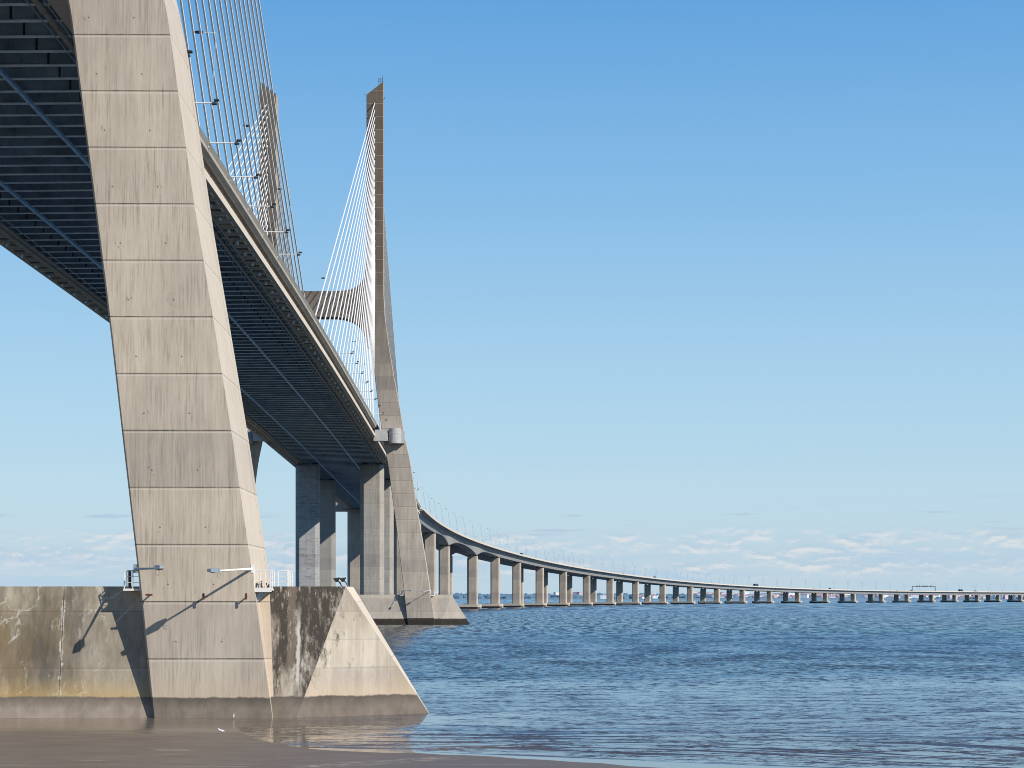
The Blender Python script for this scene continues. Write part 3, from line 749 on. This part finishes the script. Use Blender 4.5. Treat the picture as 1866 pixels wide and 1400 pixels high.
for s_ in (1, -1):
    bm = bmesh.new()
    pr = [(15.2, -.05), (15.2, -1.25), (14.9, -1.35), (14.6, -1.2), (14.6, -1.0), (14.85, -.9), (14.95, -.05)]
    loft(bm, [[at(s, u * s_, z) for u, z in pr] for s in ss])
    link('parapet', bm, M['viaduct_edge'], vd)
    bm = bmesh.new()
    rings = []
    for s in ss:
        dp = depth(s)
        rings.append([at(s, s_ * u, z) for u, z in ((12.6, -2.0), (11.3, -dp), (5.6, -dp), (4.2, -2.0), (.9, -1.45), (.9, -1.2), (14.85, -1.2), (14.7, -1.45))])
    loft(bm, rings)
    link('box_girder', bm, M['viaduct'], vd)
bm = bmesh.new()
loft(bm, [[at(s, -14.6, -.95), at(s, 14.6, -.95)] for s in ss], closed=False)
link('road_surface', bm, M['asphalt'], vd)
bm = bmesh.new()
for u_ in (.3, -.3): loft(bm, [[at(s, u_ - .1, -.95), at(s, u_ + .1, -.95), at(s, u_ + .1, -.15), at(s, u_ - .1, -.15)] for s in ss])
link('central_barrier', bm, M['viaduct_edge'], vd)

# ------------------------------------------------------------------ piers
def colm(bm, cx, cy, t, w_, l_, ch, z0, z1, neck=0):
    n = Vector((t.y, -t.x, 0)); c0 = Vector((cx, cy, 0))
    hw, hl = w_ / 2, l_ / 2
    P = [(-hw + ch, -hl), (hw - ch, -hl), (hw, -hl + ch * .8), (hw, hl - ch * .8), (hw - ch, hl), (-hw + ch, hl), (-hw, hl - ch * .8), (-hw, -hl + ch * .8)]
    ring = lambda z, k=1.: [tuple(c0 + n * (a * k) + t * (b_ * k) + Vector((0, 0, z))) for a, b_ in P]
    loft(bm, [ring(z0), ring(z1)])
def bent(cx, cy, t, off, w_, l_, ch, ztop_, label, group, mats, capl=2.6, cross=None):
    p = thing('bridge_pier', label, 'bridge pier', (cx, cy, 0), group)
    n = Vector((t.y, -t.x, 0)); cz = 2.8
    for s_, mt in ((1, mats[0]), (-1, mats[1])):
        q = Vector((cx, cy, 0)) + n * off * s_
        bm = bmesh.new(); colm(bm, q.x, q.y, t, w_, l_, ch, cz, ztop_ - .55)
        link('column', bm, mt, p)
        bm = bmesh.new()
        for e in (-1, 1):
            r_ = q + n * (w_ * .3 * e)
            P = [(-.8, -.9), (.8, -.9), (.8, .9), (-.8, .9)]
            loft(bm, [[tuple(r_ + n * a + t * b_ + Vector((0, 0, z))) for a, b_ in P] for z in (ztop_ - .56, ztop_ + .05)])
        link('bearing', bm, M['dark'], p)
    hw, hl, ch_ = off + w_ / 2 + 2.2, l_ / 2 + capl, 1.6
    P = [(-hw + ch_, -hl), (hw - ch_, -hl), (hw, -hl + ch_), (hw, hl - ch_), (hw - ch_, hl), (-hw + ch_, hl), (-hw, hl - ch_), (-hw, -hl + ch_)]
    bm = bmesh.new()
    loft(bm, [[tuple(Vector((cx, cy, z)) + n * a + t * b_) for a, b_ in P] for z in (-2, cz)])
    link('pile_cap', bm, M['cap'], p)
    if cross:
        bm = bmesh.new(); hw = off + w_ / 2
        P = [(-hw - 8, -l_ / 2 + .4), (hw, -l_ / 2 + .4), (hw, l_ / 2 - .4), (-hw - 8, l_ / 2 - .4)]
        loft(bm, [[tuple(Vector((cx, cy, z)) + n * a + t * b_) for a, b_ in P] for z in cross])
        link('crosshead', bm, mats[0], p)
    return p
tY = Vector((0, 1, 0))
bent(-46.3, 640.5, tY, 10.4, 7.7, 4.2, 1.3, CAMZ + 43.4, 'pier of two square grey columns under the deck just past the distant pylon', 'piers of the cable-stayed side span', (M['pier'], M['pier_shade_stain']))
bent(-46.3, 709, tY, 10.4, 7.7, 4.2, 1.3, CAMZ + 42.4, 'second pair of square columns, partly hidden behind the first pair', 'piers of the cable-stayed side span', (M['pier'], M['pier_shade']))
bent(-46.3, 885, tY, 10.4, 7.7, 4.6, 1.3, CAMZ + 40.0, 'portal pier with a deep crosshead closing the view under the deck', 'piers of the cable-stayed side span', (M['pier_far'], M['pier_far']), cross=(CAMZ + 38.3, CAMZ + 42.6))
# transverse beams above each side span pier
for i, s in enumerate(BENTS):
    c_ = at(s); t = tang(s)
    l = 'viaduct pier of two buff columns on a low pile cap, %s from the distant pylon' % ordinal(i + 1)
    bent(c_[0], c_[1], t, 8.5, 6.5, 4.2, .9, c_[2] - depth(s), l, 'viaduct piers standing in the river', (M['pier_far'], M['pier_far']), capl=2.4)

# viaduct lamps, both edges, leaning inwards
for side, nm in ((1, 'right'), (-1, 'left')):
    s = 96 if side > 0 else 110; i = 0
    while s < 2640:
        b0 = at(s, 14.75 * side, -.9); t = tang(s); n = Vector((t.y, -t.x, 0)) * side
        mast(b0, b0[2] + 12.6, tuple(-n * 1.7)[:2], tuple(-n * 1.6)[:2], 'thin street lamp on the %s edge of the viaduct, %s from the distant pylon' % (nm, ordinal(i + 1)), 'street lamps along the curving viaduct', .1)
        s += 42 + s * .003; i += 1

# end platform sign and gantry beyond the distant pylon
gx, gy = DC + 15.0, 905
gz = ztop(gy) - .9
t = thing('sign_gantry', 'white road sign frame with dark lamps just right of the distant pylon', 'road sign', (gx, gy, gz))
bm = bmesh.new()
for a in (-1.6, 1.2, 2.0): tube(bm, [(gx + a, gy, gz), (gx + a, gy, gz + 9.5)], .12, 6)
tube(bm, [(gx - 1.6, gy, gz + 6.4), (gx + 2.4, gy, gz + 6.0)], .09, 6)
link('frame', bm, M['white'], t)
bm = bmesh.new(); box(bm, gx - 2.5, gx - .6, gy - .25, gy - .15, gz + 1.0, gz + 3.6); link('sign_panel', bm, M['white'], t)
bm = bmesh.new()
for a in range(2):
    for b_ in range(3): box(bm, gx - 2.4 + a * .95, gx - 1.75 + a * .95, gy - .3, gy - .255, gz + 1.1 + b_ * .82, gz + 1.7 + b_ * .82, a and 1)
link('sign_symbols', bm, [M['dark'], M['red']], t)
for a, b_ in ((-1.8, 7.2), (-.4, 6.9), (1.2, 6.5)):
    bm = bmesh.new(); box(bm, gx + a, gx + a + .55, gy - .4, gy + .2, gz + b_, gz + b_ + .4); link('lamp', bm, M['dark'], t)

# overhead gantry on the far viaduct
s = 2205
t_ = tang(s); n_ = Vector((t_.y, -t_.x, 0)); c_ = Vector(at(s, 0, -.9))
t = thing('sign_gantry', 'dark portal gantry with small signs spanning the road far out on the viaduct', 'sign gantry', tuple(c_))
A = Vector(at(s - 22, 14.7, -.9)); B = Vector(at(s + 22, -14.7, -.9))
A = c_ + Vector((-19.5, 0, 0)); B = c_ + Vector((15.5, 10, 0))
A = Vector(at(2238, 14.4, -.9)); B = Vector(at(2220, -14.4, -.9))
for q in (A, B):
    bm = bmesh.new(); tube(bm, [q, q + Vector((0, 0, 8.3))], .45, 6); link('post', bm, M['dark'], t)
bm = bmesh.new(); tube(bm, [A + Vector((0, 0, 7.5)), B + Vector((0, 0, 7.5))], .28, 6); tube(bm, [A + Vector((0, 0, 8.3)), B + Vector((0, 0, 8.3))], .2, 6)
for i in range(13):
    q = A.lerp(B, i / 12); tube(bm, [q + Vector((0, 0, 7.5)), q + Vector((0, 0, 8.3))], .16, 4)
link('truss', bm, M['dark'], t)
for f in (.2, .37, .46, .55, .68, .8):
    bm = bmesh.new(); q = A.lerp(B, f); box(bm, q.x - .9, q.x + .9, q.y - .6, q.y - .4, q.z + 7.6, q.z + 9.0); link('sign', bm, M['dark'], t)

# ------------------------------------------------------------------ vehicles on the viaduct
def vehicle(s, u, kind, mt, label):
    c_ = at(s, u, -.93); t = tang(s)
    ro = math.atan2(t.y, t.x)
    o = thing(kind, label, kind, c_, 'vehicles driving on the viaduct')
    R_ = Matrix.Translation(Vector(c_)) @ Matrix.Rotation(ro, 4, 'Z')
    def fin(bm, nm, m_):
        bmesh.ops.transform(bm, matrix=R_, verts=bm.verts); link(nm, bm, m_, o)
    bm = bmesh.new()
    if kind == 'van':
        loft(bm, [[(x_, yy_, z_) for x_, z_ in ((-2.9, .35), (2.9, .35), (2.95, 1.1), (2.2, 1.3), (1.5, 2.3), (1.2, 2.45), (-2.85, 2.45))] for yy_ in (-.98, .98)])
        fin(bm, 'body', mt)
        bm = bmesh.new(); loft(bm, [[(x_, yy_, z_) for x_, z_ in ((.6, 1.4), (2.0, 1.4), (1.45, 2.15), (.6, 2.15))] for yy_ in (-1.0, 1.0)]); fin(bm, 'windows', M['glass'])
        wx, wr = (-1.8, 1.9), .36
    elif kind == 'car':
        loft(bm, [[(x_, yy_, z_) for x_, z_ in ((-2.1, .3), (2.1, .3), (2.15, .7), (1.2, .9), (.5, 1.45), (-1.2, 1.5), (-2.0, .95))] for yy_ in (-.88, .88)])
        fin(bm, 'body', mt)
        bm = bmesh.new(); box(bm, -1.25, .75, -.9, .9, .95, 1.35); fin(bm, 'windows', M['glass'])
        wx, wr = (-1.3, 1.35), .33
    else:
        box(bm, -6, 3.2, -1.25, 1.25, 1.0, 4.0); fin(bm, 'cargo_box', mt)
        bm = bmesh.new(); loft(bm, [[(x_, yy_, z_) for x_, z_ in ((3.4, .5), (5.6, .5), (5.6, 1.9), (5.2, 3.3), (3.4, 3.4))] for yy_ in (-1.2, 1.2)]); fin(bm, 'cab', M['dark'])
        wx, wr = (-5, -3.8, 4.4), .5
    for w_ in wx:
        bm = bmesh.new(); tube(bm, [(w_, -.95, wr), (w_, .95, wr)], wr, 10); fin(bm, 'wheels', M['dark'])
vm = [M['dark'], M['white'], M['greypaint'], simple('dark_blue_paint', (.03, .05, .12), .3)]
vn = ['black', 'white', 'grey', 'dark blue']
random.seed(12)
for i, s in enumerate([585, 640, 880, 1010, 1100, 1240, 1330, 1395, 1480, 1640, 1705, 1800, 1835, 1880, 1960, 2010, 2110, 2160, 2195, 2290, 2330, 2390, 2440]):
    kind = 'lorry' if i in (9, 20) else ('van' if i % 4 == 1 else 'car')
    c_i = (i * 3) % 4
    vehicle(s, 12.9 if i % 3 else 9.0, kind, vm[c_i], 'tiny %s %s on the viaduct, %s vehicle from the distant pylon' % (vn[c_i], kind, ordinal(i + 1)))

# ------------------------------------------------------------------ fittings on the near and distant plinths
def railing(bm, pts_, h=1.15, r=.035, mids=2):
    for p_ in pts_: tube(bm, [p_, (p_[0], p_[1], p_[2] + h)], r, 5)
    for k in range(1, mids + 2):
        hh = h * k / (mids + 1)
        for a, b_ in zip(pts_, pts_[1:]): tube(bm, [(a[0], a[1], a[2] + hh), (b_[0], b_[1], b_[2] + hh)], r * (1.1 if k == mids + 1 else .5), 5)
def fittings(cy, which):
    y0 = cy - 5.2
    z = 8.25
    # platforms each side of the leg
    t = thing('access_platform', 'white railed access platform on the right of the %s' % which, 'platform', (-14.2, y0 + 2, z))
    bm = bmesh.new(); box(bm, -14.75, -13.55, y0 + .1, y0 + 2.8, z - .12, z); box(bm, -14.75, -13.5, y0 + .05, y0 + .12, z - .22, z + .06); link('floor_plate', bm, M['white'], t)
    bm = bmesh.new()
    loft(bm, [[(-14.62, y0 + yy_, z - .12), (-13.7, y0 + yy_, z - .12), (-14.5, y0 + yy_, z - .95)] for yy_ in (.5, .62)])
    loft(bm, [[(-14.62, y0 + yy_, z - .12), (-13.7, y0 + yy_, z - .12), (-14.5, y0 + yy_, z - .95)] for yy_ in (1.6, 1.72)])
    link('bracket', bm, M['galv'], t)
    bm = bmesh.new()
    railing(bm, [(-14.6, y0 + .15, z), (-14.25, y0 + .15, z), (-13.9, y0 + .15, z), (-13.6, y0 + .15, z), (-13.6, y0 + 1.4, z), (-13.6, y0 + 2.7, z)])
    link('railing', bm, M['white'], t)
    bm = bmesh.new(); random.seed(5)
    for k in range(7):
        a = -14.5 + .13 * k; tube(bm, [(a, y0 + .5, z), (a + random.uniform(-.15, .15), y0 + .5, z + random.uniform(.2, .5))], .05, 5)
    link('fittings', bm, M['dark'], t)
    t = thing('access_platform', 'small railed platform with dark post on the left of the %s' % which, 'platform', (-22.3, y0 + 2, z))
    bm = bmesh.new(); box(bm, -23.0, -21.95, y0 + .4, y0 + 2.8, z - .14, z); link('floor_plate', bm, M['white'], t)
    bm = bmesh.new(); railing(bm, [(-21.95, y0 + .45, z), (-22.4, y0 + .45, z), (-22.95, y0 + .45, z), (-22.95, y0 + 1.4, z), (-22.95, y0 + 2.7, z)]); link('railing', bm, M['white'], t)
    bm = bmesh.new(); box(bm, -22.72, -22.55, y0 + .6, y0 + .8, z, z + 1.1); link('post', bm, M['dark'], t)
    # railing on the plinth top
    t = thing('guard_railing', 'white guard railing on the plinth top beside the %s' % which, 'railing', (-13.2, cy, 8.4))
    bm = bmesh.new(); railing(bm, [(-13.45, cy - 1.6, 8.4), (-12.75, cy - 1.6, 8.4), (-12.75, cy - .4, 8.4), (-12.75, cy + 1, 8.4)], 1.0)
    box(bm, -12.83, -12.7, cy - 1.66, cy - 1.5, 8.4, 9.5)
    link('rails', bm, M['white'], t)
    # arm lamps
    for (b0, tip, lab, arm) in (((-14.72, y0 + .1, 9.5), (-16.95, y0 - 3.8, 9.3), 'lamp on a long white arm across the %s', 'white'), ((-22.2, y0 + .15, 9.5), (-19.85, y0 - 3.8, 9.5), 'lamp on a dark arm at the left corner of the %s', 'dark')):
        t = thing('wall_lamp', lab % which, 'lamp', b0)
        B0 = Vector(b0); T = Vector(tip); d_ = (T - B0).normalized(); e = B0.lerp(T, .8)
        bm = bmesh.new(); tube(bm, [B0, e], [.09, .055], 7); box(bm, B0.x - .1, B0.x + .1, B0.y - .1, B0.y + .3, B0.z - .25, B0.z + .3); link('arm', bm, M[arm if arm == 'white' else 'galv'], t)
        n = Vector((-d_.y, d_.x, 0)).normalized()
        bm = bmesh.new()
        loft(bm, [[e - d_ * .1 + n * .1, e - d_ * .1 - n * .1, e - d_ * .1 - n * .1 + Vector((0, 0, .14)), e - d_ * .1 + n * .1 + Vector((0, 0, .14))],
                  [e + d_ * .3 + n * .22 - Vector((0, 0, .12)), e + d_ * .3 - n * .22 - Vector((0, 0, .12)), e + d_ * .3 - n * .2 + Vector((0, 0, .2)), e + d_ * .3 + n * .2 + Vector((0, 0, .2))],
                  [T + n * .16 - Vector((0, 0, .02)), T - n * .16 - Vector((0, 0, .02)), T - n * .14 + Vector((0, 0, .16)), T + n * .14 + Vector((0, 0, .16))]])
        link('lamp_head', bm, M['galv'], t)
        bm = bmesh.new(); q = [e + d_ * .2 + n * .17, e + d_ * .2 - n * .17, T - n * .13 - d_ * .1, T + n * .13 - d_ * .1]
        poly(bm, [tuple(v - Vector((0, 0, .13 if i < 2 else .05))) for i, v in enumerate(q)]); link('lens', bm, M['dark'], t)
        bm = bmesh.new(); tube(bm, [e + Vector((0, 0, -.02)), e + Vector((-.05, 0, -.35)), e + Vector((.1, 0, -.5)), e + Vector((.18, 0, -.2)), e + d_ * .3], .012, 4); link('cable', bm, M['dark'], t)
fittings(PY[0], 'near pylon leg'); fittings(PY[1], 'distant pylon leg')
# rusty pegs on the near leg
for i, (x_, z_, vert, lab) in enumerate(((-21.2, 7.85, 0, 'rusty angle peg low on the left of the near leg face'), (-17.75, 7.75, 1, 'rusty upright peg in the middle of the near leg face'), (-15.05, 7.75, 1, 'rusty upright peg near the right edge of the near leg face'))):
    t = thing('rusty_bracket', lab, 'bracket', (x_, 126.3, z_), 'rusty brackets on the near leg')
    yf = PY[0] - interp(LEG, z_)[2]
    bm = bmesh.new(); box(bm, x_ - .03, x_ + .03, yf - .5, yf + .05, z_ - .05, z_ + .03); link('rod', bm, M['rust'], t)
    bm = bmesh.new()
    if vert: box(bm, x_ - .07, x_ + .07, yf - .56, yf - .5, z_ - .2, z_ + .2)
    else: box(bm, x_ - .22, x_ + .22, yf - .56, yf - .5, z_ - .06, z_ + .06)
    link('end_plate', bm, M['rust'], t)
# two black floodlights at the corner of the plinth
for i, x_ in enumerate((-9.5, -9.08)):
    y_ = PY[0] - 1.9 - .2 * i
    t = thing('floodlight', 'black tilted floodlight on the plinth corner, %s of the pair' % ('left' if i == 0 else 'right'), 'floodlight', (x_, y_, 8.4), 'floodlights on the plinth corner')
    bm = bmesh.new(); tube(bm, [(x_ + .28, y_, 8.38), (x_ + .1, y_, 8.7)], .05, 6); tube(bm, [(x_ + .1, y_ - .2, 8.66), (x_ - .05, y_ - .2, 8.85)], .03, 5); tube(bm, [(x_ + .1, y_ + .2, 8.66), (x_ - .05, y_ + .2, 8.85)], .03, 5); link('stand', bm, M['dark'], t)
    bm = bmesh.new()
    c0 = Vector((x_ - .08, y_, 8.82))
    P = [(-.23, .11), (.2, .17), (.19, .11), (.05, -.12), (-.07, -.12)]
    loft(bm, [[tuple(c0 + Vector((a, e, b_))) for a, b_ in P] for e in (-.21, .21)])
    link('lamp_head', bm, M['dark'], t)
    bm = bmesh.new(); poly(bm, [tuple(c0 + Vector(v)) for v in ((-.22, -.2, .12), (.19, -.2, .178), (.19, .2, .178), (-.22, .2, .12))]); link('lens', bm, M['glass'], t)
bm = bmesh.new()
P = [(-10.05 + .8 * k / 12, PY[0] - 2.72 - .02 * math.sin(k), 8.38 - .32 * math.sin(PI * k / 12)) for k in range(13)]
tube(bm, P, .03, 5)
tag(link('hanging_cable', bm, M['dark']), 'dark loop of cable hanging below the plinth floodlights', 'cable')

# ------------------------------------------------------------------ gulls on the mud
def gull(x_, y_, sc_, label, upright):
    t = thing('shore_bird', label, 'bird', (x_, y_, .04))
    R_ = Matrix.Translation((x_, y_, .04)) @ Matrix.Scale(sc_, 4)
    def fin(bm, nm, m_):
        bmesh.ops.transform(bm, matrix=R_, verts=bm.verts); return link(nm, bm, m_, t)
    lift = .12
    if upright: prof = [(-.02, .10, .02), (-.02, .16, .07), (0, .26, .09), (.03, .36, .07), (.05, .43, .045), (.05, .48, .05), (.05, .53, .045), (.05, .56, .01)]
    else: prof = [(.30, .17, .01), (.22, .19, .04), (.1, .20, .085), (-.02, .22, .105), (-.12, .25, .085), (-.19, .31, .05), (-.22, .36, .055), (-.27, .38, .045), (-.30, .38, .012)]
    bm = bmesh.new(); tube(bm, [(a, 0, b_) for a, b_, _ in prof], [c for _, _, c in prof], 10); fin(bm, 'body', M['gullw'])
    hx, hz = (.05, .5) if upright else (-.3, .375)
    bm = bmesh.new(); tube(bm, [(hx, 0, hz), (hx - .09, 0, hz - .02)], [.014, .003], 5); fin(bm, 'beak', M['beak'])
    for s_ in (-1, 1):
        bm = bmesh.new()
        if upright: pts_ = [(.0, s_ * .085, .38), (.03, s_ * .1, .25), (.02, s_ * .06, .1), (-.03, s_ * .08, .2)]
        else: pts_ = [(-.1, s_ * .08, .27), (.05, s_ * .105, .25), (.34, s_ * .03, .19), (.1, s_ * .1, .17), (-.06, s_ * .09, .2)]
        loft(bm, [[Vector(p_) for p_ in pts_], [Vector(p_) + Vector((0, s_ * .015, 0)) for p_ in pts_]]); fin(bm, 'wing', M['gullg'])
        bm = bmesh.new(); tube(bm, [(.02, s_ * .04, .16), (.02, s_ * .04, 0)], .009, 4); tube(bm, [(.02, s_ * .04, .005), (-.06, s_ * .04, .005)], .01, 4); fin(bm, 'leg', M['beak'])
M['gullw'] = simple('white_feathers', (.8, .8, .78), .8); M['gullg'] = simple('grey_feathers', (.55, .56, .58), .8); M['beak'] = simple('orange_beak', (.5, .2, .03), .6)
gull(-14.7, 111.3, .68, 'small white bird standing on the wet mud in front of the near leg', False)
gull(-15.7, 124.6, .6, 'tiny white bird at the waterline against the near leg', True)

# ------------------------------------------------------------------ far shore
random.seed(21)
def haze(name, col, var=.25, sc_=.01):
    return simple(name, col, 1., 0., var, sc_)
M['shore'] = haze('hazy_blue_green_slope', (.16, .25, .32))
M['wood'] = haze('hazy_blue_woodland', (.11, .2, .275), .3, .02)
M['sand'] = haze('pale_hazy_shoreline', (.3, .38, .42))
bm = bmesh.new()
N = 260; vs = []
for i in range(N):
    x_ = -3200 + i * 46
    hgt = 9 + 5 * math.sin(i * .21) + 3 * math.sin(i * .57 + 2) + (8 if x_ > 500 else 0)
    vs.append([(x_, 6300 + 120 * math.sin(i * .13), -2), (x_, 6350 + 120 * math.sin(i * .13), 1.5), (x_, 6700, hgt * .55), (x_, 7300, hgt + 3), (x_, 9000, hgt)])
loft(bm, vs, caps=False, closed=False)
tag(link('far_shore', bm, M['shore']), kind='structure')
bm = bmesh.new()
def blob(bm, x_, y_, z_, r, h):
    rot = random.uniform(0, 6)
    ringn = 6
    lo = [(x_ + r * math.cos(rot + k * PI / 3) * random.uniform(.8, 1.2), y_ + r * math.sin(rot + k * PI / 3), z_) for k in range(ringn)]
    mi_ = [(x_ + r * random.uniform(.75, 1.15) * math.cos(rot + k * PI / 3), y_ + r * math.sin(rot + k * PI / 3), z_ + h * random.uniform(.5, .7)) for k in range(ringn)]
    tp = [(x_ + .35 * r * math.cos(rot + k * PI / 3), y_ + .35 * r * math.sin(rot + k * PI / 3), z_ + h * random.uniform(.85, 1.05)) for k in range(ringn)]
    loft(bm, [lo, mi_, tp])
for i in range(1500):
    x_ = random.uniform(-2200, 850); 
    yy_ = random.uniform(6500, 7200)
    blob(bm, x_, yy_, (yy_ - 6300) * .011 - 1, random.uniform(9, 22), random.uniform(6, 15))
for i in range(420):
    x_ = random.uniform(850, 2600); yy_ = random.uniform(6450, 7300)
    blob(bm, x_, yy_, (yy_ - 6300) * .013 - 1, random.uniform(6, 14), random.uniform(4, 9))
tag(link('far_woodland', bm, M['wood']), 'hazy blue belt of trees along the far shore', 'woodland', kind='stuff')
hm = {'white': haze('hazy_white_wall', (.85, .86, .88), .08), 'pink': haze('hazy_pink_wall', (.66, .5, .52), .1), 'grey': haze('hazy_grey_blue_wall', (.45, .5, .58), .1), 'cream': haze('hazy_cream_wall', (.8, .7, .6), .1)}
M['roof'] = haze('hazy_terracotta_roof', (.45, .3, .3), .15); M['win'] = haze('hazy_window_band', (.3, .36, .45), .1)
protos = {}
for cn in hm:
    for kd in ('house', 'apartment_block'):
        bm = bmesh.new()
        if kd == 'house':
            box(bm, -8, 8, -6, 6, -6, 6)
            loft(bm, [[(x_, -6.6, 6), (x_, 6.6, 6), (x_, 0, 9.4)] for x_ in (-8.6, 8.6)], mi=1)
            for a in (-5, 0, 5): box(bm, a - 1, a + 1, -6.06, -5.9, 2.5, 4.5, 2)
        else:
            box(bm, -12, 12, -7, 7, -6, 13); box(bm, -12.3, 12.3, -7.3, 7.3, 13, 13.6, 1)
            for zz in (1.5, 4.8, 8.1, 11.0): 
                for a in (-9, -4.5, 0, 4.5, 9): box(bm, a - 1.3, a + 1.3, -7.06, -6.9, zz, zz + 1.5, 2)
        me = bpy.data.meshes.new(kd); bmesh.ops.recalc_face_normals(bm, faces=bm.faces); bm.to_mesh(me); bm.free()
        for m_ in (hm[cn], M['roof'] if kd == 'house' else hm['grey'], M['win']): me.materials.append(m_)
        protos[(cn, kd)] = me
for i in range(280):
    u = random.random()
    x_ = random.uniform(760, 2150) if u < .86 else random.uniform(250, 900)
    yy_ = random.uniform(6480, 7150)
    kd = 'apartment_block' if random.random() < .3 else 'house'
    cn = random.choices(['white', 'pink', 'grey', 'cream'], [5, 2.4, 1.2, 2])[0]
    o = bpy.data.objects.new(kd, protos[(cn, kd)]); C.objects.link(o)
    o.location = (x_, yy_, max(1.5, (yy_ - 6300) * .02)); o.rotation_euler.z = random.uniform(-.7, .7)
    o.scale = (random.uniform(.7, 1.4),) * 2 + (random.uniform(.6, 1.0),)
    tag(o, 'tiny %s %s in the hazy town on the far shore' % (cn, 'gabled house' if kd == 'house' else 'apartment block'), 'building', '%s %ss of the far-shore town' % (cn, 'house' if kd == 'house' else 'apartment block'))
